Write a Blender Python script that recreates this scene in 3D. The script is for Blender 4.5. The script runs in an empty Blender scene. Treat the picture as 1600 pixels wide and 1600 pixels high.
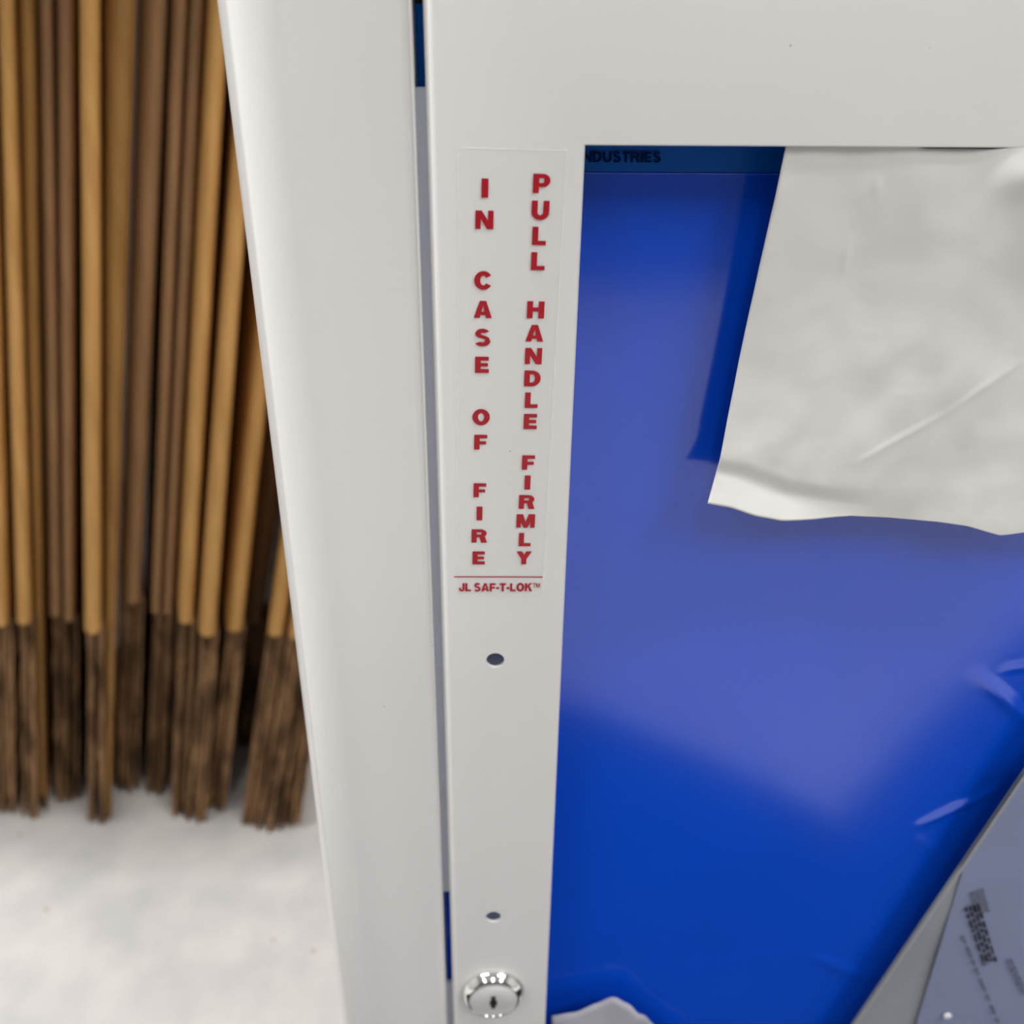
import bpy, bmesh, math, random
from mathutils import Vector, Matrix, noise
random.seed(7)
S = bpy.context.scene
COL = S.collection

# ---------------------------------------------------------------- camera
F = 1479.0                       # focal length in pixels of the 1600 px frame
H = 0.80                         # camera height above the floor
DIST = 0.2539                    # camera to cabinet front
AX = Vector((0.99901882, -0.01062129, 0.04299529))    # world axes in (right, down, forward)
AY = Vector((-0.04279953, -0.48109315, 0.87562411))
AZ = Vector((0.01138448, -0.87660514, -0.4810757))
CAMP = Vector((0, -DIST, H))
cam = bpy.data.cameras.new('camera')
cam.sensor_width = 36.0
cam.lens = 36.0 * F / 1600.0
cam.clip_start = 0.01
cam.dof.use_dof = True
cam.dof.focus_distance = 0.275
cam.dof.aperture_fstop = 10.0
co = bpy.data.objects.new('camera', cam); COL.objects.link(co)
R = Matrix(((AX[0], -AX[1], -AX[2]), (AY[0], -AY[1], -AY[2]), (AZ[0], -AZ[1], -AZ[2])))
co.matrix_world = Matrix.Translation(CAMP) @ R.to_4x4()
S.camera = co

# ---------------------------------------------------------------- world, exposure
w = bpy.data.worlds.new('world'); S.world = w; w.use_nodes = True
w.node_tree.nodes['Background'].inputs[0].default_value = (0.8, 0.85, 1, 1)
w.node_tree.nodes['Background'].inputs[1].default_value = 0.05
S.view_settings.view_transform = 'Standard'
S.view_settings.look = 'None'
S.view_settings.exposure = -0.6
S.view_settings.gamma = 1.0
S.view_settings.use_curve_mapping = False

# ceiling lamps: (x, y, rotation about z, watts)
LAMPS = [(-1.6, -1.8, math.pi / 2, 22), (0.0, -1.8, math.pi / 2, 18), (1.6, -1.8, math.pi / 2, 54),
         (-1.3, -0.15, 0, 84), (1.4, -0.6, 0, 42)]
LAMP_LABELS = ['white ceiling light in the row along the dark wall, on the cartons side', 'white ceiling light in the middle of the row along the dark wall',
               'white ceiling light in the row along the dark wall, on the angled added mat side', 'white ceiling light nearest above the folded cartons', 'white ceiling light above the angled added mat']
LAMP_Z = 2.86

# ---------------------------------------------------------------- helpers
def ray(px, py):
    c = Vector(((px - 800) / F, (py - 800) / F, 1))
    return Vector((AX.dot(c), AY.dot(c), AZ.dot(c)))
def at(px, py, y=0.0, lean=0.0):
    """point of a view ray on the plane Y = y + lean * Z"""
    r = ray(px, py)
    t = (y + lean * CAMP.z - CAMP.y) / (r.y - lean * r.z)
    return CAMP + r * t
def clamp(v, a=0.0, b=1.0): return max(a, min(b, v))
def sstep(a, b, v):
    t = clamp((v - a) / (b - a)); return t * t * (3 - 2 * t)

def obj(name, me, mats, parent=None):
    if isinstance(me, bmesh.types.BMesh):
        bm = me; me = bpy.data.meshes.new(name); bm.to_mesh(me); bm.free()
    o = bpy.data.objects.new(name, me); COL.objects.link(o)
    for m in (mats if isinstance(mats, (list, tuple)) else [mats]): me.materials.append(m)
    if parent: o.parent = parent
    return o
def thing(name, label, cat, loc=(0, 0, 0), group=None):
    o = bpy.data.objects.new(name, None); COL.objects.link(o); o.location = loc
    o.empty_display_size = 0.05
    tag(o, label, cat, group); return o
def tag(o, label, cat, group=None):
    o['label'] = label; o['category'] = cat
    if group: o['group'] = group
def part(name, me, mats, root, label=None):
    """mesh given in world coordinates, parented to a root (Empty, unrotated)"""
    o = obj(name, me, mats, root)
    p = root; off = Vector((0, 0, 0))
    while p: off += p.location; p = p.parent
    o.location = -off
    if label: o['label'] = label
    return o
def struct(name, bm, m):
    o = obj(name, bm, m); o['kind'] = 'structure'; return o
def bbox(bm, x0, x1, y0, y1, z0, z1):
    vs = [bm.verts.new((x, y, z)) for x in (x0, x1) for y in (y0, y1) for z in (z0, z1)]
    for f in ((0, 1, 3, 2), (4, 6, 7, 5), (0, 4, 5, 1), (2, 3, 7, 6), (0, 2, 6, 4), (1, 5, 7, 3)):
        bm.faces.new([vs[i] for i in f])
def box(x0, x1, y0, y1, z0, z1, bev=0.0):
    bm = bmesh.new(); bbox(bm, x0, x1, y0, y1, z0, z1)
    if bev: bmesh.ops.bevel(bm, geom=bm.edges[:], offset=bev, segments=2, affect='EDGES')
    return bm
def smooth(o, angle=40):
    for p in o.data.polygons: p.use_smooth = True
    o.data.set_sharp_from_angle(angle=math.radians(angle))
def grid(nu, nv, fn, mat_fn=None):
    bm = bmesh.new()
    V = [[bm.verts.new(fn(i / nu, j / nv)) for j in range(nv + 1)] for i in range(nu + 1)]
    for i in range(nu):
        for j in range(nv):
            bm.faces.new((V[i][j], V[i + 1][j], V[i + 1][j + 1], V[i][j + 1]))
    return bm
def lathe(prof, c, n=48):
    """profile of (radius, y) spun about the Y axis through c"""
    bm = bmesh.new(); rings = []
    for r, y in prof:
        if r < 1e-7: rings.append([bm.verts.new((c[0], c[1] + y, c[2]))])
        else: rings.append([bm.verts.new((c[0] + r * math.cos(2 * math.pi * k / n), c[1] + y, c[2] + r * math.sin(2 * math.pi * k / n))) for k in range(n)])
    for a, b in zip(rings, rings[1:]):
        for k in range(n):
            q = (k + 1) % n
            if len(a) == 1 and len(b) == 1: continue
            if len(b) == 1: bm.faces.new((a[k], a[q], b[0]))
            elif len(a) == 1: bm.faces.new((a[0], b[q], b[k]))
            else: bm.faces.new((a[k], a[q], b[q], b[k]))
    bmesh.ops.recalc_face_normals(bm, faces=bm.faces[:])
    return bm

# ---------------------------------------------------------------- materials
def mat(name, col, rough=0.5, metal=0.0, spec=0.5, noise_amt=0.0, noise_scale=20.0, bump=0.0, bump_scale=200.0,
        col2=None, detail=4.0, stretch=(1, 1, 1), coat=0.0, alpha=1.0, trans=0.0):
    m = bpy.data.materials.new(name); m.use_nodes = True
    nt = m.node_tree; N = nt.nodes; L = nt.links
    b = N['Principled BSDF']
    b.inputs['Base Color'].default_value = (*col, 1)
    b.inputs['Roughness'].default_value = rough
    b.inputs['Metallic'].default_value = metal
    b.inputs['Specular IOR Level'].default_value = spec
    b.inputs['Coat Weight'].default_value = coat
    b.inputs['Alpha'].default_value = alpha
    tc = N.new('ShaderNodeTexCoord'); mp = N.new('ShaderNodeMapping'); mp.inputs['Scale'].default_value = stretch
    L.new(tc.outputs['Object'], mp.inputs['Vector'])
    n1 = N.new('ShaderNodeTexNoise'); n1.inputs['Scale'].default_value = noise_scale; n1.inputs['Detail'].default_value = detail
    L.new(mp.outputs[0], n1.inputs['Vector'])
    mix = N.new('ShaderNodeMix'); mix.data_type = 'RGBA'
    c2 = col2 if col2 else tuple(c * (1 - noise_amt) for c in col)
    mix.inputs['A'].default_value = (*col, 1); mix.inputs['B'].default_value = (*c2, 1)
    rmp = N.new('ShaderNodeMapRange'); rmp.inputs['From Min'].default_value = 0.35; rmp.inputs['From Max'].default_value = 0.65
    L.new(n1.outputs['Fac'], rmp.inputs['Value']); L.new(rmp.outputs[0], mix.inputs['Factor'])
    L.new(mix.outputs['Result'], b.inputs['Base Color'])
    if bump:
        n2 = N.new('ShaderNodeTexNoise'); n2.inputs['Scale'].default_value = bump_scale; n2.inputs['Detail'].default_value = 3
        L.new(mp.outputs[0], n2.inputs['Vector'])
        bp = N.new('ShaderNodeBump'); bp.inputs['Strength'].default_value = 1.0; bp.inputs['Distance'].default_value = bump
        L.new(n2.outputs['Fac'], bp.inputs['Height']); L.new(bp.outputs[0], b.inputs['Normal'])
    m['mix'] = 0
    return m
def add_specks(m, col, scale, size):
    """small dust specks scattered over the paint"""
    nt = m.node_tree; N = nt.nodes; L = nt.links; b = N['Principled BSDF']
    src = b.inputs['Base Color'].links[0].from_socket
    tc = N.new('ShaderNodeTexCoord'); v = N.new('ShaderNodeTexVoronoi'); v.inputs['Scale'].default_value = scale
    L.new(tc.outputs['Object'], v.inputs['Vector'])
    lt = N.new('ShaderNodeMath'); lt.operation = 'LESS_THAN'; lt.inputs[1].default_value = size
    L.new(v.outputs['Distance'], lt.inputs[0])
    mx = N.new('ShaderNodeMix'); mx.data_type = 'RGBA'; mx.inputs['B'].default_value = (*col, 1)
    L.new(lt.outputs[0], mx.inputs['Factor']); L.new(src, mx.inputs['A']); L.new(mx.outputs['Result'], b.inputs['Base Color'])

PAINT = mat('white_enamel', (0.725, 0.715, 0.70), rough=0.28, spec=0.5, noise_amt=0.02, noise_scale=14, bump=0.000006, bump_scale=900)
add_specks(PAINT, (0.35, 0.34, 0.33), 70, 0.018)
TUBP = mat('tub_enamel', (0.62, 0.62, 0.62), rough=0.4, noise_amt=0.03)
STOPM = mat('blue_grey_steel', (0.56, 0.59, 0.68), rough=0.35, noise_amt=0.03)
FILM = mat('blue_film', (0.0005, 0.073, 0.66), rough=0.13, spec=0.75, noise_amt=0.10, noise_scale=9)
FILM2 = mat('blue_film_doubled', (0.001, 0.10, 0.46), rough=0.25, spec=0.2, noise_amt=0.06)
FILMINK = mat('navy_ink', (0.001, 0.010, 0.07), rough=0.6, spec=0.05)
RED = mat('red_ink', (0.40, 0.003, 0.012), rough=0.35, spec=0.4, noise_amt=0.12, noise_scale=300)
CHROME = mat('chrome', (0.82, 0.82, 0.81), rough=0.07, metal=1.0, noise_amt=0.03)
SATIN = mat('satin_metal', (0.80, 0.80, 0.79), rough=0.32, metal=0.30, noise_amt=0.04, noise_scale=300)
BLACK = mat('dark_slot', (0.006, 0.006, 0.006), rough=0.5)
PAPER = mat('packing_paper', (0.70, 0.69, 0.665), rough=0.75, spec=0.2, noise_amt=0.05, noise_scale=26, bump=0.0008, bump_scale=34)
KRAFT = mat('kraft_board', (0.61, 0.335, 0.105), rough=0.62, spec=0.35, col2=(0.49, 0.255, 0.072), noise_scale=7, stretch=(14, 14, 1))
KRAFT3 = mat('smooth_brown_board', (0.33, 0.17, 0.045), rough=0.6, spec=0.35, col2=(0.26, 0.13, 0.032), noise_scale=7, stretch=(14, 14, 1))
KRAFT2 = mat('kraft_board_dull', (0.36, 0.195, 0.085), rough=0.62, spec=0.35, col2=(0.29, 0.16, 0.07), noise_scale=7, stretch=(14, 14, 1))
RAW = mat('raw_board_edge', (0.36, 0.205, 0.10), rough=0.9, spec=0.1, col2=(0.105, 0.058, 0.03), noise_scale=16, stretch=(3, 3, 1.1), bump=0.004, bump_scale=60)
CONC = mat('pale_concrete', (0.76, 0.74, 0.71), rough=0.55, spec=0.3, col2=(0.62, 0.615, 0.61), noise_scale=16, bump=0.0006, bump_scale=60, detail=6)
add_specks(CONC, (0.50, 0.33, 0.20), 22, 0.045)
WALLM = mat('wall_paint', (0.62, 0.61, 0.60), rough=0.8, noise_amt=0.04, noise_scale=3)
WALLD = mat('dark_wall_paint', (0.10, 0.105, 0.12), rough=0.8, noise_amt=0.1, noise_scale=3)
CEILM = mat('ceiling_paint', (0.70, 0.70, 0.69), rough=0.9, noise_amt=0.03, noise_scale=3)
MATM = mat('added_mat_rubber', (0.012, 0.012, 0.013), rough=0.8, spec=0.2, noise_amt=0.3, noise_scale=60, bump=0.001, bump_scale=150)
HOUSE = mat('lamp_housing', (0.75, 0.75, 0.75), rough=0.5, noise_amt=0.02)
BAG = mat('frosted_plastic_shaded', (0.31, 0.325, 0.35), rough=0.42, spec=0.35, noise_amt=0.06, noise_scale=12, alpha=0.9)  # pale plastic; its shade and blue bounce are put into this grey
LEAF = mat('leaflet_paper_shaded', (0.215, 0.245, 0.385), rough=0.6, spec=0.3, noise_amt=0.08, noise_scale=14)  # white leaflet, darkened and blued in colour to stand for shade
INK = mat('grey_ink', (0.035, 0.036, 0.05), rough=0.6, spec=0.2, noise_amt=0.5, noise_scale=500)
PALEINK = mat('pale_grey_ink', (0.14, 0.145, 0.19), rough=0.6, spec=0.2, noise_amt=0.3, noise_scale=500)
def emit(name, col, s):
    m = bpy.data.materials.new(name); m.use_nodes = True
    b = m.node_tree.nodes['Principled BSDF']
    b.inputs['Base Color'].default_value = (0.9, 0.9, 0.9, 1)
    b.inputs['Emission Color'].default_value = (*col, 1); b.inputs['Emission Strength'].default_value = s
    return m
TUBE = emit('lamp_diffuser', (1, 0.98, 0.95), 9.0)
def clear_vinyl():
    m = bpy.data.materials.new('clear_vinyl'); m.use_nodes = True
    nt = m.node_tree; N = nt.nodes; L = nt.links; b = N['Principled BSDF']
    b.inputs['Base Color'].default_value = (0.74, 0.735, 0.72, 1); b.inputs['Roughness'].default_value = 0.12
    b.inputs['Alpha'].default_value = 0.06
    tc = N.new('ShaderNodeTexCoord'); n = N.new('ShaderNodeTexNoise'); n.inputs['Scale'].default_value = 95; n.inputs['Detail'].default_value = 2
    L.new(tc.outputs['Object'], n.inputs['Vector'])
    bp = N.new('ShaderNodeBump'); bp.inputs['Distance'].default_value = 0.00022; bp.inputs['Strength'].default_value = 1
    L.new(n.outputs['Fac'], bp.inputs['Height']); L.new(bp.outputs[0], b.inputs['Normal'])
    return m
VINYL = clear_vinyl()

# ---------------------------------------------------------------- room
RX0, RX1, RY0, RY1, RZ = -3.2, 3.2, -2.7, 1.0, 3.0
struct('floor', box(RX0, RX1, RY0, RY1, -0.1, 0), CONC)
struct('ceiling', box(RX0, RX1, RY0, RY1, RZ, RZ + 0.1), CEILM)
struct('wall_back', box(RX0, RX1, RY1, RY1 + 0.1, 0, RZ), WALLM)
struct('wall_front', box(RX0, RX1, RY0 - 0.1, RY0, 0, RZ), WALLD)
struct('wall_left', box(RX0 - 0.1, RX0, RY0, RY1, 0, RZ), WALLM)
struct('wall_right', box(RX1, RX1 + 0.1, RY0, RY1, 0, RZ), WALLM)

# ---------------------------------------------------------------- cabinet
CAB = thing('fire_extinguisher_cabinet', 'white enamelled steel cabinet with a window door and red fire label', 'cabinet', (0.1675, 0.05, 0.0))
DX0, DX1, DZ0, DZ1 = -0.0102, 0.345, 0.051, 0.832      # door outside
WX0, WX1, WZ0, WZ1 = 0.0299, 0.305, 0.091, 0.7662      # window opening
GAP = 0.0026
def rect(x0, x1, z0, z1): return [(x0, z0), (x1, z0), (x1, z1), (x0, z1)]
def sweep(loops, skip=()):
    """join a list of (rect, y) loops into a frame; skip: set of (loop index, side index)"""
    bm = bmesh.new()
    V = [[bm.verts.new((x, y, z)) for x, z in r] for r, y in loops]
    for i in range(len(V) - 1):
        for k in range(4):
            if (i, k) in skip: continue
            q = (k + 1) % 4
            bm.faces.new((V[i][k], V[i][q], V[i + 1][q], V[i + 1][k]))
    return bm, V
# trim: rolled outer edge, flat face, small bend at the gap
RO = 0.016
TX0, TX1, TZ0, TZ1 = -0.0612, 0.396, 0.0, 0.883
IX0, IX1, IZ0, IZ1 = DX0 - GAP, DX1 + GAP, DZ0 - GAP, DZ1 + GAP
TF = 0.0
loops = [(rect(TX0 + 0.012, TX1 - 0.012, TZ0 + 0.012, TZ1 - 0.012), 0.030), (rect(TX0 + 0.004, TX1 - 0.004, TZ0 + 0.004, TZ1 - 0.004), 0.029)]
loops += [(rect(TX0, TX1, TZ0, TZ1), 0.026)]
for k in range(0, 13):
    a = math.radians(90 * k / 12)
    o = RO * (1 - math.cos(a)); loops.append((rect(TX0 + o, TX1 - o, TZ0 + o, TZ1 - o), TF + RO * (1 - math.sin(a))))
rb = 0.0032
for k in range(0, 7):
    a = math.radians(90 * k / 6)
    o = rb * (1 - math.sin(a)); loops.append((rect(IX0 - o, IX1 + o, IZ0 - o, IZ1 + o), TF + rb * (1 - math.cos(a))))
loops.append((rect(IX0, IX1, IZ0, IZ1), 0.024))
bm, V = sweep(loops)
bmesh.ops.recalc_face_normals(bm, faces=bm.faces[:])
trim = part('trim_frame', bm, PAINT, CAB); smooth(trim, 60)
# tub
bm = bmesh.new()
for a in ((-0.032, -0.030, 0.026, 0.165, 0.022, 0.860), (0.366, 0.368, 0.026, 0.165, 0.022, 0.860),
          (-0.030, 0.366, 0.026, 0.165, 0.022, 0.024), (-0.030, 0.366, 0.026, 0.165, 0.858, 0.860), (-0.032, 0.368, 0.165, 0.167, 0.022, 0.860)):
    bbox(bm, *a)
part('tub', bm, TUBP, CAB)
for z0, z1 in ((0.485, 0.779), (0.05, 0.428)):
    part('door_stop', box(-0.024, -0.0068, 0.0050, 0.0070, z0, z1, 0.0004), STOPM, CAB)

part('latch_bar', box(0.0, 0.0155, 0.0055, 0.0072, 0.452, 0.64, 0.0003), STOPM, CAB)

# door: bent sheet with window, two screw holes and the lock hole
LOCK = Vector((0.0071, 0, 0.4290))
HOLES = [(0.0075, 0.6039, 0.0030), (0.0071, 0.4758, 0.0031), (LOCK.x, LOCK.z, 0.0095)]
loops = [(rect(DX0, DX1, DZ0, DZ1), 0.014)]
rd = 0.0026
for k in range(0, 7):
    a = math.radians(90 * k / 6); o = rd * (1 - math.cos(a))
    loops.append((rect(DX0 + o, DX1 - o, DZ0 + o, DZ1 - o), rd * (1 - math.sin(a))))
fi = len(loops) - 1
ri = 0.0007
for k in range(0, 5):
    a = math.radians(90 * k / 4); o = ri * (1 - math.sin(a))
    loops.append((rect(WX0 - o, WX1 + o, WZ0 - o, WZ1 + o), ri * (1 - math.cos(a))))
loops.append((rect(WX0, WX1, WZ0, WZ1), 0.0012))
loops.append((rect(WX0 - 0.0025, WX1 + 0.0025, WZ0 - 0.0025, WZ1 + 0.0025), 0.0012))
bm, V = sweep(loops, skip={(fi, 3)})
a, b = V[fi], V[fi + 1]
quad = [a[3], a[0], b[0], b[3]]
edges = []
for i in range(4):
    p, q = quad[i], quad[(i + 1) % 4]
    edges.append(bm.edges.get((p, q)) or bm.edges.new((p, q)))
walls = []
for hx, hz, hr in HOLES:
    n = 40
    ring = [bm.verts.new((hx + hr * math.cos(2 * math.pi * k / n), 0, hz + hr * math.sin(2 * math.pi * k / n))) for k in range(n)]
    r2 = [bm.verts.new((hx + hr * 1.0 * math.cos(2 * math.pi * k / n), 0.0012, hz + hr * 1.0 * math.sin(2 * math.pi * k / n))) for k in range(n)]
    for k in range(n): edges.append(bm.edges.new((ring[k], ring[(k + 1) % n])))
    walls.append((ring, r2))
bmesh.ops.triangle_fill(bm, use_beauty=True, use_dissolve=False, edges=edges, normal=(0, -1, 0))
for ring, r2 in walls:
    n = len(ring)
    for k in range(n): bm.faces.new((ring[k], ring[(k + 1) % n], r2[(k + 1) % n], r2[k]))
bmesh.ops.recalc_face_normals(bm, faces=bm.faces[:])
door = part('door_frame', bm, PAINT, CAB); smooth(door, 50)

# lock
lk = part('lock', lathe([(0.0, 0.006), (0.0092, 0.006), (0.0092, 0.0), (0.0134, -0.0001), (0.0135, -0.0006), (0.0133, -0.0013), (0.0127, -0.0026), (0.0119, -0.0038), (0.0111, -0.0046), (0.0106, -0.0049), (0.0103, -0.0048), (0.0102, -0.0043)], LOCK), CHROME, CAB, 'round chrome lock bezel')
smooth(lk, 70)
pl = obj('lock_plug', lathe([(0.0102, -0.0040), (0.0100, -0.0046), (0.0096, -0.0048), (0.0030, -0.0049), (0.0, -0.0049)], LOCK), SATIN, lk)
smooth(pl, 40)
bm = bmesh.new()
bbox(bm, LOCK.x - 0.0009, LOCK.x + 0.0009, -0.0052, -0.0046, LOCK.z - 0.0040, LOCK.z + 0.0036)
bbox(bm, LOCK.x - 0.0015, LOCK.x + 0.0015, -0.00515, -0.0046, LOCK.z - 0.0020, LOCK.z + 0.0008)
obj('keyhole', bm, BLACK, lk)

# ---------------------------------------------------------------- lettering
class Glyph:
    def __init__(s): s.polys = []
    def q(s, *p): s.polys.append(list(p)); return s
    def r(s, x0, y0, x1, y1): return s.q((x0, y0), (x1, y0), (x1, y1), (x0, y1))
    def arc(s, cx, cy, rx, ry, tx, ty, a0, a1, n=20):
        for k in range(n):
            t0 = math.radians(a0 + (a1 - a0) * k / n); t1 = math.radians(a0 + (a1 - a0) * (k + 1) / n)
            o = lambda t: (cx + rx * math.cos(t), cy + ry * math.sin(t)); i = lambda t: (cx + (rx - tx) * math.cos(t), cy + (ry - ty) * math.sin(t))
            s.q(o(t0), o(t1), i(t1), i(t0))
        return s
TV, TH = 0.335, 0.235
def glyph(c, tv=TV, th=TH):
    g = Glyph()
    if c == 'I': g.r(0, 0, tv * 1.12, 1); w = tv * 1.12
    elif c == 'N': w = 1.0; g.r(0, 0, tv * .9, 1); g.r(w - tv * .9, 0, w, 1); g.q((0, 1), (tv * 1.02, 1), (w, 0), (w - tv * 1.02, 0))
    elif c == 'H': w = 1.0; g.r(0, 0, tv, 1); g.r(w - tv, 0, w, 1); g.r(tv, .5 - th / 2 + .02, w - tv, .5 + th / 2 + .02)
    elif c == 'L': w = .78; g.r(0, 0, tv, 1); g.r(tv, 0, w, th)
    elif c == 'E': w = .82; g.r(0, 0, tv, 1); g.r(tv, 0, w, th); g.r(tv, 1 - th, w * .98, 1); g.r(tv, .5 - th * .45, w * .93, .5 + th * .45)
    elif c == 'F': w = .80; g.r(0, 0, tv, 1); g.r(tv, 1 - th, w, 1); g.r(tv, .46 - th * .45, w * .92, .46 + th * .45)
    elif c == 'T': w = .84; g.r(w / 2 - tv / 2, 0, w / 2 + tv / 2, 1); g.r(0, 1 - th, w, 1)
    elif c == 'A':
        w = 1.04; m = w / 2; a = tv * .60
        g.q((0, 0), (tv * 1.02, 0), (m + .02, .80), (m - a + .02, 1)); g.q((w, 0), (m + a - .02, 1), (m - .02, .80), (w - tv * 1.02, 0))
        g.q((m - a + .02, 1), (m, .74), (m + a - .02, 1)); g.r(.27, .17, w - .27, .17 + th * .85)
    elif c == 'M':
        w = 1.2; t = tv * .86; g.r(0, 0, t, 1); g.r(w - t, 0, w, 1); m = w / 2
        g.q((0, 1), (tv * 1.25, 1), (m + .12, 0), (m - .12, 0)); g.q((w, 1), (m + .12, 0), (m - .12, 0), (w - tv * 1.25, 1))
    elif c == 'Y':
        w = 1.02; m = w / 2; g.r(m - tv / 2, 0, m + tv / 2, .46); g.q((0, 1), (tv * 1.12, 1), (m + tv / 2, .40), (m - tv / 2, .40)); g.q((w, 1), (m + tv / 2, .40), (m - tv / 2, .40), (w - tv * 1.12, 1))
    elif c == 'K':
        w = 1.0; g.r(0, 0, tv, 1); g.q((tv * .9, .34), (tv * .9, .66), (w - tv * 1.15, 1), (w - .02, 1)); g.q((tv * 1.35, .60), (w - tv * 1.2, 0), (w + .04, 0), (tv * 1.9, .74))
    elif c == 'O': w = 1.06; g.arc(w / 2, .5, w / 2, .53, tv * 1.02, th * 1.08, 0, 360, 40)
    elif c == 'C': w = 1.04; g.arc(w / 2, .5, w / 2, .53, tv * 1.02, th * 1.08, 33, 327, 36)
    elif c == 'D': w = .98; g.r(0, 0, tv, 1); g.r(tv, 0, .45, th); g.r(tv, 1 - th, .45, 1); g.arc(.45, .5, w - .45, .5, tv, th, -90, 90, 24)
    elif c in 'PR':
        w = .94 if c == 'P' else .98; y = .66 if c == 'P' else .70; ry = 1 - y; rx = .40
        g.r(0, 0, tv, 1); g.r(tv, 1 - th * .95, w - rx, 1); g.r(tv, y - ry, w - rx, y - ry + th * .9)
        g.arc(w - rx, y, rx, ry, tv, th * .9, -90, 90, 20)
        if c == 'R': g.q((.50, .44), (w - tv * 1.04, 0), (w + .03, 0), (.86, .50))
    elif c == 'U': w = .98; g.r(0, .38, tv, 1); g.r(w - tv, .38, w, 1); g.arc(w / 2, .38, w / 2, .41, tv, th * 1.1, 180, 360, 24)
    elif c == 'J': w = .78; g.r(w - tv, .30, w, 1); g.arc(w / 2, .32, w / 2, .35, tv * .95, th * 1.05, 180, 360, 20); g.r(0, .31, tv * .95, .42)
    elif c == 'S':
        w = .94
        g.arc(w / 2, .735, .42, .295, tv * .95, th, 25, 200, 20)
        g.arc(w / 2, .265, .46, .295, tv * .98, th, -155, 30, 20)
        P = [(.055, .735), (.09, .63), (.20, .55), (.45, .49), (.66, .43), (.74, .36)]
        Q = [(.34, .76), (.36, .70), (.46, .665), (.62, .62), (.82, .54), (.93, .30)]
        P = [(.055, .72), (.11, .58), (.25, .49), (.48, .43), (.60, .39), (.64, .33)]
        Q = [(.345, .735), (.36, .69), (.45, .65), (.68, .59), (.84, .50), (.93, .31)]
        for k in range(5): g.q(P[k], P[k + 1], Q[k + 1], Q[k])
    elif c == '-': w = .40; g.r(.0, .28, w, .28 + th * 1.1)
    else: w = .3
    return g, w
def put_text(bm, glyphs, M, y, thick):
    """glyphs: list of (glyph, x, z, sx, sz); M maps local (x,z) to world (x,z)"""
    j = 0
    for g, x, z, sx, sz in glyphs:
        for p in g.polys:
            pts = [M(x + u * sx, z + v * sz) for u, v in p]
            area = sum(pts[i][0] * pts[(i + 1) % len(pts)][1] - pts[(i + 1) % len(pts)][0] * pts[i][1] for i in range(len(pts)))
            if abs(area) < 1e-12: continue
            if area < 0: pts.reverse()
            j += 1
            f = [bm.verts.new((px, y - thick - (j % 90) * 1.2e-6, pz)) for px, pz in pts]
            bm.faces.new(f)
TILT = math.radians(-1.12)
def rot_about(cx, cz, ang):
    c, s = math.cos(ang), math.sin(ang)
    return lambda x, z: (cx + (x - cx) * c - (z - cz) * s, cz + (x - cx) * s + (z - cz) * c)
# the clear label
CX, CZ = 0.0099, 0.6980
ML = rot_about(CX, CZ, TILT)
def rounded_slab(x0, x1, z0, z1, r, y0, y1, M, edge=0.0004):
    def outline(i):
        o = []
        for cx, cz, a0 in ((x1 - r, z1 - r, 0), (x0 + r, z1 - r, 90), (x0 + r, z0 + r, 180), (x1 - r, z0 + r, 270)):
            for k in range(6):
                a = math.radians(a0 + 18 * k); o.append(M(cx + (r - i) * math.cos(a), cz + (r - i) * math.sin(a)))
        return o
    bm = bmesh.new()
    A = [bm.verts.new((x, y0, z)) for x, z in outline(0)]; B = [bm.verts.new((x, y1, z)) for x, z in outline(edge)]
    n = len(A)
    for k in range(n): bm.faces.new((A[k], A[(k + 1) % n], B[(k + 1) % n], B[k]))
    bm.faces.new(B)
    bmesh.ops.recalc_face_normals(bm, faces=bm.faces[:])
    return bm
LABEL = part('warning_label', rounded_slab(-0.0038, 0.0240, 0.6303, 0.7655, 0.0012, -0.0001, -0.00028, ML), VINYL, CAB, 'clear sticker with red lettering')
def label_rim():
    bm = bmesh.new(); x0, x1, z0, z1, e = -0.0038, 0.0240, 0.6303, 0.7655, 0.00022
    P = lambda r: [bm.verts.new((*ML(x, z),)[:1] + (-0.00030,) + (*ML(x, z),)[1:]) for x, z in r]
    A = P(rect(x0, x1, z0, z1)); B = P(rect(x0 + e, x1 - e, z0 + e, z1 - e))
    for k in range(4): bm.faces.new((A[k], A[(k + 1) % 4], B[(k + 1) % 4], B[k]))
    return bm
obj('label_rim', label_rim(), mat('vinyl_edge', (0.86, 0.86, 0.85), .3, alpha=.45), LABEL)
CAP = 0.00475
def column(word, x0, z0, dx, pitch):
    bm = bmesh.new(); k = 0
    for c in word:
        if c != ' ':
            g, wd = glyph(c)
            zc = z0 - k * pitch; xc = x0 + dx * k * pitch
            M = rot_about(xc, zc, TILT)
            put_text(bm, [(g, xc - wd * CAP / 2, zc - CAP / 2, CAP, CAP)], M, -0.00029, 0.00003)
        k += 1
    return bm
def sub(name, me, m, parent):
    return obj(name, me, m, parent)
sub('lettering', column('IN CASE OF FIRE', 0.0044, 0.7558, -0.0198, 0.00796), RED, LABEL)
sub('lettering', column('PULL HANDLE FIRMLY', 0.0190, 0.7570, -0.0230, 0.006636), RED, LABEL)
bm = bmesh.new()
MR = rot_about(0.0085, 0.6372, TILT)
put_text(bm, [(Glyph().r(0, 0, 1, 1), -0.0057, 0.63700, 0.0282, 0.00036)], MR, -0.00029, 0.00003)
sub('red_rule', bm, RED, LABEL)
bm = bmesh.new(); x = 0.0; G = []
cap = 0.0031; sx = cap * 0.80
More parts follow.
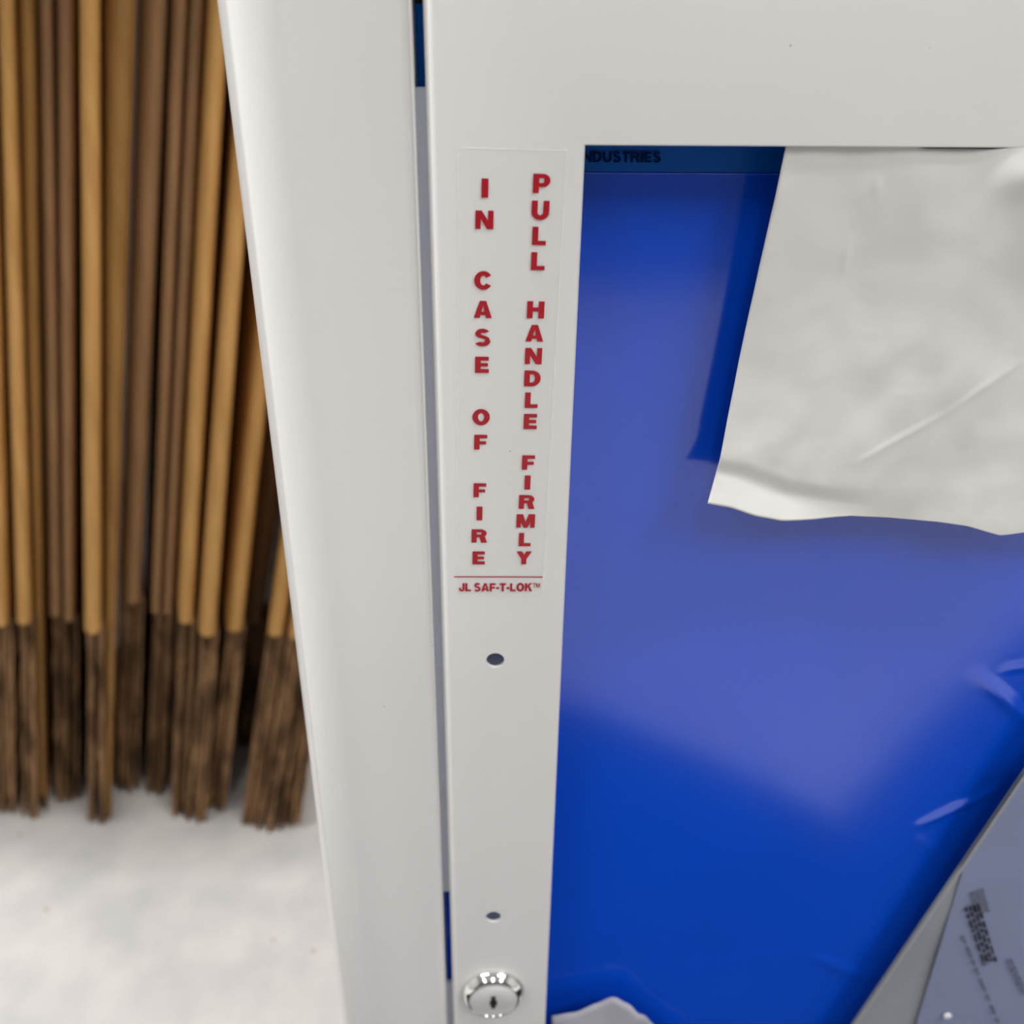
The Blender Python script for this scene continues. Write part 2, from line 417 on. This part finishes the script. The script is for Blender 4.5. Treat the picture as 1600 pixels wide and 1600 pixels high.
for c in 'JL SAF-T-LOK':
    g, wd = glyph(c, 0.30, 0.22)
    if c != ' ': G.append((g, x, 0, sx, cap))
    x += (wd + (0.0 if c == ' ' else 0.085)) * sx
# trade mark sign
t = Glyph().r(0, .9, .62, 1).r(.25, .45, .37, 1); G.append((t, x, cap * .0, sx * .62, cap)); x += .70 * sx * .62
t = Glyph().r(0, .45, .13, 1).r(.62, .45, .75, 1).q((0, 1), (.16, 1), (.44, .45), (.31, .45)).q((.75, 1), (.59, 1), (.31, .45), (.44, .45)); G.append((t, x, 0, sx * .72, cap)); x += .75 * sx * .72
k = 0.0259 / x
G = [(g, -0.0042 + u * k, 0.63175, a * k, b) for g, u, _, a, b in G]
put_text(bm, G, rot_about(0.0088, 0.6333, TILT * .8), -0.00029, 0.00003)
sub('lettering', bm, RED, LABEL)

# ---------------------------------------------------------------- blue film behind the window
FY = 0.0175
zf = at(1000, 270, FY).z
RIDGES = []
for p, q, wd, hh in (((1572, 1046), (1640, 1034), 0.0011, 0.0009), ((1440, 1288), (1560, 1232), 0.0016, 0.0010),
                     ((1528, 1054), (1610, 1130), 0.0022, 0.0012), ((1440, 1310), (1500, 1360), 0.002, 0.0006), ((1260, 1490), (1360, 1530), 0.003, 0.0006)):
    a, b = at(*p, FY), at(*q, FY); RIDGES.append((Vector((a.x, a.z)), Vector((b.x, b.z)), wd, hh))
def film_y(x, z):
    y = FY
    v = Vector((x, z))
    for a, b, wd, hh in RIDGES:
        d = b - a; t = clamp((v - a).dot(d) / d.length_squared); e = (v - a - d * t).length
        if e < 4 * wd: y -= hh * math.exp(-(e / wd) ** 2) * math.sin(math.pi * clamp(.12 + .76 * t))
    y -= 0.0006 * noise.noise(Vector((x * 9, 3.1, z * 7)))
    return y
FX0, FX1, FZ0 = -0.021, 0.332, 0.062
film = part('blue_film', grid(190, 420, lambda u, v: (lambda x, z: (x, film_y(x, z), z))(FX0 + (FX1 - FX0) * u, FZ0 + (zf + 0.0002 - FZ0) * v)), FILM, CAB, 'glossy blue protective film')
smooth(film, 60)
ff = obj('film_fold', grid(60, 20, lambda u, v: (lambda x, z: (x, film_y(x, z) - 0.0003 - 0.0002 * noise.noise(Vector((x * 40, 0, z * 40))), z))(FX0 + (FX1 - FX0) * u, zf + 0.0003 + 0.040 * v)), FILM2, film)
smooth(ff, 60)
def crease(u, v):
    x = FX0 + (FX1 - FX0) * u; a = math.pi * (v - .5); r = 0.00030 * (1 + .45 * noise.noise(Vector((x * 90, 0, 5))))
    z = zf + 0.0003 * noise.noise(Vector((x * 30, 2, 1)))
    return (x, film_y(x, zf) - 0.0002 - r * math.cos(a), z + r * math.sin(a))
fc = obj('fold_crease', grid(240, 8, crease), FILM, film); smooth(fc, 80)
# maker's name on the fold, running out from behind the stile
tx = at(1033, 245, FY - 0.001); z1 = at(980, 237, FY - 0.001).z; z0 = at(980, 253.5, FY - 0.001).z
cap = z1 - z0; G = []; x = 0
for c in 'JL INDUSTRIES':
    g, wd = glyph(c, 0.27, 0.2)
    if c != ' ': G.append((g, x, 0, cap * .92, cap))
    x += (wd + (0.1 if c == ' ' else 0.10)) * cap * .92
bm = bmesh.new()
x -= 0.10 * cap * .92
G = [(g, tx.x - x + u, z0, a, b) for g, u, _, a, b in G]
put_text(bm, G, lambda a, b: (a, b), FY - 0.0011, 0.0)
obj('lettering', bm, FILMINK, film)

# ---------------------------------------------------------------- paper sheet tucked under the top rail
bot = [(1105, 786), (1140, 791), (1180, 804), (1220, 812), (1270, 811), (1330, 806), (1390, 809), (1460, 815), (1510, 821), (1560, 834), (1600, 830), (1660, 836), (1740, 840)]
left_top = at(1228, 230, 0.004)
def bottom_at(u):
    x = 1105 + (1740 - 1105) * u
    for (x0, y0), (x1, y1) in zip(bot, bot[1:]):
        if x0 <= x <= x1: return x, y0 + (y1 - y0) * (x - x0) / (x1 - x0)
    return bot[-1]
PX1 = 0.206
def seg_ridge(x, z, p, q, wd, hh):
    a = at(*p, 0.004); b = at(*q, 0.004); a = Vector((a.x, a.z)); b = Vector((b.x, b.z)); v = Vector((x, z)); d = b - a
    t = clamp((v - a).dot(d) / d.length_squared); e = (v - a - d * t).length
    return hh * math.exp(-(e / wd) ** 2) * math.sin(math.pi * clamp(.05 + .9 * t))
CRE = [((1369, 272), (1362, 310)), ((1362, 310), (1328, 365)), ((1328, 365), (1315, 432)), ((1345, 522), (1376, 516)), ((1330, 724), (1480, 640)), ((1480, 640), (1600, 560)), ((1390, 615), (1420, 612))]
def paper(u, v):
    """u across, v downwards"""
    lipv = 0.905
    bx, by = bottom_at(u)
    Bo = at(bx, by, 0.0020 + 0.0016 * sstep(0.12, 0.40, u))
    ztop = 0.7720 - 0.0062 * sstep(0.16, 0.30, u) + 0.0030 * sstep(0.42, 0.6, u)
    yt = 0.0019 - 0.0026 * sstep(0.34, 0.62, u)
    zt = ztop
    xt = 0.0824 + (PX1 - 0.0824) * u
    crease_z = Bo.z + (0.0095 - 0.0070 * sstep(0.05, 0.50, u))
    xc = Bo.x + 0.0022 * (1 - sstep(0, .3, u))
    if v < lipv:
        t = v / lipv
        x = xt + (xc - xt) * t; z = zt + (crease_z - zt) * t
        y = yt + (0.0036 - yt) * sstep(0.03, 0.45, t)
        y += 0.0011 * sstep(.94, 1.0, t) * (1 - sstep(.2, .45, u))
        y -= 0.0058 * sstep(0.40, 0.75, u) * math.exp(-((t - 0.075) / 0.045) ** 2)
    else:
        t = (v - lipv) / (1 - lipv)
        x = xc + (Bo.x - xc) * t; z = crease_z + (Bo.z - crease_z) * t
        yc = 0.0036 + 0.0011 * (1 - sstep(.2, .45, u)); y = yc + (Bo.y - yc) * t
    y += 0.0015 * noise.noise(Vector((x * 34, 1.7, z * 30))) * sstep(0, .1, v) + 0.00035 * noise.noise(Vector((x * 110, 4.7, z * 90)))
    for k, (p, q) in enumerate(CRE): y -= seg_ridge(x, z, p, q, 0.0008, 0.00012 if k in (3, 6) else 0.0004)
    return (x, y, z)
po = obj('paper_sheet', grid(130, 130, paper), PAPER)
md = po.modifiers.new('thickness', 'SOLIDIFY'); md.thickness = 0.00025
smooth(po, 60)
tag(po, 'crinkled white packing paper hanging in the cabinet window below the top rail', 'paper')

# ---------------------------------------------------------------- plastic bag with leaflet standing in the window
BY = 0.0080
A = at(1600, 1197, BY); B = at(1328, 1600, BY)
print('bag edge', A, B)
dv = (A - B).normalized(); nv = Vector((dv.z, 0, -dv.x))     # along the edge, and to the right of it
if nv.x < 0: nv = -nv
BZ0, BZ1 = 0.0925, A.z + 0.03
def bag_left(z): return max(0.10, B.x + (A.x - B.x) * (z - B.z) / (A.z - B.z))
def bag_pt(u, v, y=0.0):
    z = BZ0 + (BZ1 - BZ0) * v; x = bag_left(z)
    return Vector((x + (0.3030 - x) * u, BY + y, z))
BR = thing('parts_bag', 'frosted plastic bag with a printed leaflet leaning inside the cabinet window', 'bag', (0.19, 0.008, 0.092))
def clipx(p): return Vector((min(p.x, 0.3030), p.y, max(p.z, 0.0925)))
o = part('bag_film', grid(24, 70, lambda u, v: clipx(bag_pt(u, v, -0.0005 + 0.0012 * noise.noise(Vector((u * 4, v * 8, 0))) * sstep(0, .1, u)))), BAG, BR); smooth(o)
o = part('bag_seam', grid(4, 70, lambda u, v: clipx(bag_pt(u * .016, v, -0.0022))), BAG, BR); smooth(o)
# leaflet edge runs from the upper left of the bag down to the right
q0, q1, q2 = at(1505, 1345, BY), at(1428, 1600, BY), None
ld = (q0 - q1).normalized(); ln = Vector((ld.z, 0, -ld.x))
def leaf_pt(a, b, y=-0.0016):
    p = q1 + ln * a + ld * b + Vector((0, y, 0)); e = (p - B).dot(nv)
    if e < 0.0008: p += nv * (0.0008 - e)
    return clipx(p)
lf = part('leaflet', grid(16, 60, lambda u, v: leaf_pt(0.11 * u, -0.09 + 0.25 * v)), LEAF, BR)
# printed label block, rules and marks on the leaflet (pixel-free: laid out along the print direction)
def print_bars(name, p, q, wid, rows, m, seed):
    rnd = random.Random(seed)
    a, b = at(*p, BY), at(*q, BY); d = (b - a); n = Vector((-d.z, 0, d.x)).normalized()
    if n.x < 0: n = -n
    bm = bmesh.new()
    for r in range(rows):
        t = 0.0
        while t < 1:
            l = rnd.uniform(.05, .16); t2 = min(1, t + l)
            off = (r + .5) / rows * wid - wid / 2; hw = wid / rows * rnd.uniform(.28, .42)
            vs = [a + d * t + n * (off - hw), a + d * t2 + n * (off - hw), a + d * t2 + n * (off + hw), a + d * t + n * (off + hw)]
            bm.faces.new([bm.verts.new(clipx(Vector((x.x, BY - 0.0024, x.z)))) for x in vs])
            t = t2 + rnd.uniform(.02, .05)
    o = obj(name, bm, m, lf); return o
print_bars('printed_block', (1514, 1408), (1543, 1498), 0.0068, 4, INK, 1)
print_bars('printed_block', (1522, 1385), (1532, 1420), 0.0062, 3, PALEINK, 2)
print_bars('printed_line', (1500, 1455), (1560, 1600), 0.0016, 1, PALEINK, 3)
print_bars('printed_line', (1572, 1492), (1597, 1545), 0.0030, 2, PALEINK, 4)
c = at(1481, 1588, BY - 0.003)
bd = part('white_dot', lathe([(0.0017, 0.0006), (0.0018, -0.0002), (0.0012, -0.0006), (0, -0.0007)], c, 20), mat('white_plastic', (.62, .62, .64), .4), BR); smooth(bd)  # small round white dot on the bag

# crumpled wrap at the foot of the window
p0 = at(960, 1561, 0.009)
def wrap(u, v):
    x = 0.0325 + 0.070 * u
    prof = [(0.0, -0.010), (0.13, -0.0075), (0.30, -0.0035), (0.41, 0.0), (0.50, -0.0028), (0.60, -0.010), (0.72, -0.022), (0.86, -0.034), (1.0, -0.040)]
    for (a0, h0), (a1, h1) in zip(prof, prof[1:]):
        if a0 <= u <= a1: top = h0 + (h1 - h0) * sstep(0, 1, (u - a0) / (a1 - a0)); break
    x = at(862, 1590, .009).x + (at(1090, 1600, .009).x - at(862, 1590, .009).x) * u
    zt = p0.z + top; z = 0.0925 + (zt - 0.0925) * v
    y = 0.0085 + 0.0030 * noise.noise(Vector((x * 60, 2.2, z * 40))) - 0.003 * math.sin(v * 3.0)
    return (x, y, z)
wo = obj('plastic_wrap', grid(40, 60, wrap), mat('milky_plastic', (0.44, 0.44, 0.50), .4, noise_amt=.08, noise_scale=30))
wo.modifiers.new('thickness', 'SOLIDIFY').thickness = 0.0002
smooth(wo)
tag(wo, 'crumpled milky plastic wrap rising to a peak beside the lock stile, in the window', 'wrap')

# ---------------------------------------------------------------- folded cartons leaning beside the cabinet
LEAN = 0.073
# (left, right) pixel of the fold at y=0 and y=940, fold end pixel, front plane, dull, label
CARTONS = [
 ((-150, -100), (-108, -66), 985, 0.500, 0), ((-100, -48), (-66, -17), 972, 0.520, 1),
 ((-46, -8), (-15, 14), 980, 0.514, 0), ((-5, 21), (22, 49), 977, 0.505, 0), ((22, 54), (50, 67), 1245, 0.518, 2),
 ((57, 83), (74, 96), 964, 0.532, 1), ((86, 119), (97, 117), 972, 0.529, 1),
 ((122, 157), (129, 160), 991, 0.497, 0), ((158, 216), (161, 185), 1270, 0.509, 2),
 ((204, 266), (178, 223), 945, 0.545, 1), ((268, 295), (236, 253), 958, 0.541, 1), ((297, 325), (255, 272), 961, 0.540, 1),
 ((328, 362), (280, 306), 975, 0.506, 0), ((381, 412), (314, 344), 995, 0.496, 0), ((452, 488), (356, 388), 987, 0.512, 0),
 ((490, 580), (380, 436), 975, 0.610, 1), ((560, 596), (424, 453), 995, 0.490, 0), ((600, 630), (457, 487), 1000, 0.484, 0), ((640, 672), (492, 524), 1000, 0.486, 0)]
NAMES = {3: 'folded kraft carton with a narrow bright fold beside a smooth orange-brown carton',
 4: 'smooth orange-brown carton edge running almost down to the floor beside a bright fold',
 7: 'brightest wide folded kraft carton reaching furthest onto the concrete floor',
 8: 'broad smooth brown carton edge running almost to the floor behind the brightest fold',
 9: 'deepest-set dull brown folded carton whose flaps end clear of the floor line',
 12: 'folded kraft carton with a pale streaked flap edge beside two thin dull cartons',
 13: 'golden folded kraft carton with torn blotched flap edges',
 14: 'leaning folded kraft carton bordering the narrow dark gap in the stack',
 15: 'dark folded carton set far back inside the narrow dark gap of the stack',
 16: 'slanted folded kraft carton past the dark gap, close to the white cabinet',
 17: 'slanted folded kraft carton half hidden behind the white cabinet trim'}
MORE = {0: 'outermost kraft carton at the open end of the stack, away from the cabinet',
 1: 'dull brown carton second from the open end of the stack', 2: 'kraft carton third from the open end of the stack',
 5: 'thin dull carton set back, touching the smooth orange-brown carton', 6: 'thin dull carton set back, touching the brightest fold',
 10: 'thin dull carton touching the deepest-set carton of the stack', 11: 'thin dull carton touching the pale streaked carton',
 18: 'folded kraft carton standing right behind the white cabinet trim'}
def skew(i): return -0.30 if i < 15 else -0.21 if i == 15 else -0.12      # turned a little to the wall, the last ones less
def edge(i, k):
    p0, p1, _, yb, _ = CARTONS[i]
    a0, a1 = at(p0[k], 0, yb, LEAN), at(p1[k], 940, yb, LEAN)
    return lambda z: a1.x + (a0.x - a1.x) * (z - a1.z) / (a0.z - a1.z)
def carton(i, p0, p1, yj, yb, dull):
    rnd = random.Random(100 + i)
    bl, br = edge(i, 0), edge(i, 1)
    SKEW = skew(i)
    pr = edge(i - 1, 1) if i and CARTONS[i - 1][3] <= yb else None             # neighbours standing further out keep their room
    nx = edge(i + 1, 0) if i + 1 < len(CARTONS) and CARTONS[i + 1][3] < yb else None
    def xl(z): return max(bl(z), pr(z) + skew(i - 1) * (yb - CARTONS[i - 1][3]) + 0.0004) if pr else bl(z)
    def xr(z): return min(br(z), nx(z) + skew(i + 1) * (yb - CARTONS[i + 1][3]) - 0.0004) if nx else br(z)
    zj = at((p1[0] + p1[1]) / 2, yj, yb, LEAN).z
    zt = 0.93 + rnd.uniform(0, .06)
    dep = 0.34 + (0.5 - yb)
    if i in NAMES: lab, grp = NAMES[i], 'folded cartons in the stack'
    else: lab, grp = MORE[i], 'folded cartons in the stack'
    root = thing('folded_carton', lab, 'cardboard box', ((xl(0) + xr(0)) / 2, yb + 0.15, 0), grp)
    NZ, NA = 14, 10
    bm = bmesh.new(); rows = []
    ph = rnd.uniform(0, 99)
    for k in range(NZ + 1):
        z = zj + (zt - zj) * k / NZ
        l, r = xl(z), xr(z); g = (r - l) * 0.05; l += g; r -= g
        wv = 0.0012 * noise.noise(Vector((ph, z * 5, 0)))
        y0 = yb + LEAN * z + wv; m = (l + r) / 2; h = (r - l) / 2; rn = min(h * 1.25, 0.022)
        row = [(l + SKEW * dep, y0 + dep, z)]
        for q in range(NA + 1):
            a = math.pi * q / NA
            row.append((m - h * math.cos(a) + SKEW * rn * (1 - math.sin(a)), y0 + rn * (1 - math.sin(a)), z))
        row.append((r + SKEW * dep, y0 + dep, z))
        rows.append([bm.verts.new(p) for p in row])
    n = len(rows[0])
    for a, b in zip(rows, rows[1:]):
        for q in range(n): bm.faces.new((a[q], a[(q + 1) % n], b[(q + 1) % n], b[q]))
    bm.faces.new(rows[0]); bm.faces.new(rows[-1])
    bmesh.ops.recalc_face_normals(bm, faces=bm.faces[:])
    o = part('body', bm, (KRAFT, KRAFT2, KRAFT3)[dull], root); smooth(o, 50)
    wd = xr(zj) - xl(zj); ns = max(2, min(8, round(wd / 0.0042)))
    for s in range(ns):
        bm = bmesh.new(); rows = []; NZ2 = 26
        rec = 0.004 + rnd.uniform(-.002, .007); zb = 0.0 if s == ns // 2 else rnd.uniform(0, .008); sd = rnd.uniform(0, 99); bend = rnd.uniform(-.002, .002)
        for k in range(NZ2 + 1):
            z = zb + (zj + 0.002 - zb) * k / NZ2
            l, r = xl(z), xr(z); u = (r - l) / ns
            tt = 1 - k / NZ2
            xo = bend * tt * tt * 1.5 + 0.0006 * noise.noise(Vector((sd, z * 30, 1)))
            a, b = l + u * (s + .08) + xo, l + u * (s + .92) + xo
            y0 = yb + LEAN * z + rec + 0.0035 * noise.noise(Vector((sd, z * 26, 7))) + 0.002 * noise.noise(Vector((sd, z * 90, 3)))
            m = (a + b) / 2
            rows.append([bm.verts.new(p) for p in ((a + SKEW * dep * .95, yb + LEAN * z + dep * .95, z), (a, y0 + .001, z), (m, y0, z), (b, y0 + .001, z), (b + SKEW * dep * .95, yb + LEAN * z + dep * .95, z))])
        n = 5
        for a, b in zip(rows, rows[1:]):
            for q in range(n): bm.faces.new((a[q], a[(q + 1) % n], b[(q + 1) % n], b[q]))
        bm.faces.new(rows[0]); bm.faces.new(rows[-1])
        bmesh.ops.recalc_face_normals(bm, faces=bm.faces[:])
        part('flap', bm, RAW, root)
for i, c in enumerate(CARTONS): carton(i, *c)

# ---------------------------------------------------------------- unseen shelf, added to shade the upper cartons
SH = thing('added_shade_shelf', 'added deep grey steel shelf that shades the folded cartons', 'shelf', (-0.75, 1.0, 1.07))
STEEL = mat('grey_steel', (0.30, 0.31, 0.33), rough=0.5, noise_amt=0.05)
part('shade_shelf_board', box(-1.6, -0.12, 0.24, 0.998, 1.07, 1.10, 0.003), STEEL, SH)
for bx in (-1.45, -0.85, -0.25):
    bm = bmesh.new(); bbox(bm, bx - .015, bx + .015, 0.972, 0.998, 1.01, 1.07); bbox(bm, bx - .015, bx + .015, 0.30, 0.972, 1.04, 1.07)
    part('shade_shelf_bracket', bm, STEEL, SH)

# ---------------------------------------------------------------- unseen mats, added as the dark area mirrored in the blue film
def added_reflection_mat(pts, label):
    bm = bmesh.new()
    lo = [bm.verts.new((x, y, 0.0)) for x, y in pts]; hi = [bm.verts.new((x, y, 0.009)) for x, y in pts]
    n = len(pts)
    for k in range(n): bm.faces.new((lo[k], lo[(k + 1) % n], hi[(k + 1) % n], hi[k]))
    bm.faces.new(hi); bm.faces.new(lo)
    bmesh.ops.recalc_face_normals(bm, faces=bm.faces[:])
    bmesh.ops.bevel(bm, geom=[e for e in bm.edges if all(v.co.z > .005 for v in e.verts)], offset=0.004, segments=2, affect='EDGES')
    o = obj('added_reflection_mat', bm, MATM); tag(o, label, 'mat', 'added dark mats'); return o
added_reflection_mat([(-0.70, -1.28), (0.405, -0.462), (0.440, -0.09), (-0.715, -0.09)], 'added black rubber mat before the cabinet front, mirrored dark in the blue film')
added_reflection_mat([(0.4065, -0.4630), (0.800, -0.800), (1.25, -0.30), (0.87, 0.03), (0.455, 0.02), (0.4415, -0.0905)], 'added angled black rubber mat to one side of the cabinet, mirrored dark in the film')

# ---------------------------------------------------------------- ceiling lamps
def lamp(i, x, y, rz, watts):
    r = thing('ceiling_light', LAMP_LABELS[i], 'light', (x, y, LAMP_Z), 'ceiling lights')
    r.rotation_euler.z = rz
    obj('housing', box(-0.62, 0.62, -0.10, 0.10, 0.03, RZ - LAMP_Z, 0.006), HOUSE, r)
    for s in (-1, 1):
        bm = bmesh.new(); n = 16
        A = [bm.verts.new((-0.6, s * .05 + .022 * math.cos(2 * math.pi * k / n), .005 + .022 * math.sin(2 * math.pi * k / n))) for k in range(n)]
        B = [bm.verts.new((0.6, v.co.y, v.co.z)) for v in A]
        for k in range(n): bm.faces.new((A[k], A[(k + 1) % n], B[(k + 1) % n], B[k]))
        bm.faces.new(A); bm.faces.new(B); bmesh.ops.recalc_face_normals(bm, faces=bm.faces[:])
        smooth(obj('tube', bm, TUBE, r), 60)
    l = bpy.data.lights.new('lamp_light', 'AREA'); l.shape = 'RECTANGLE'; l.size = 1.2; l.size_y = 0.18; l.energy = watts; l.color = (1, 0.985, 0.975)
    lo = bpy.data.objects.new('lamp_light', l); COL.objects.link(lo); lo.parent = r; lo.location = (0, 0, -0.022)
for i, a in enumerate(LAMPS): lamp(i, *a)
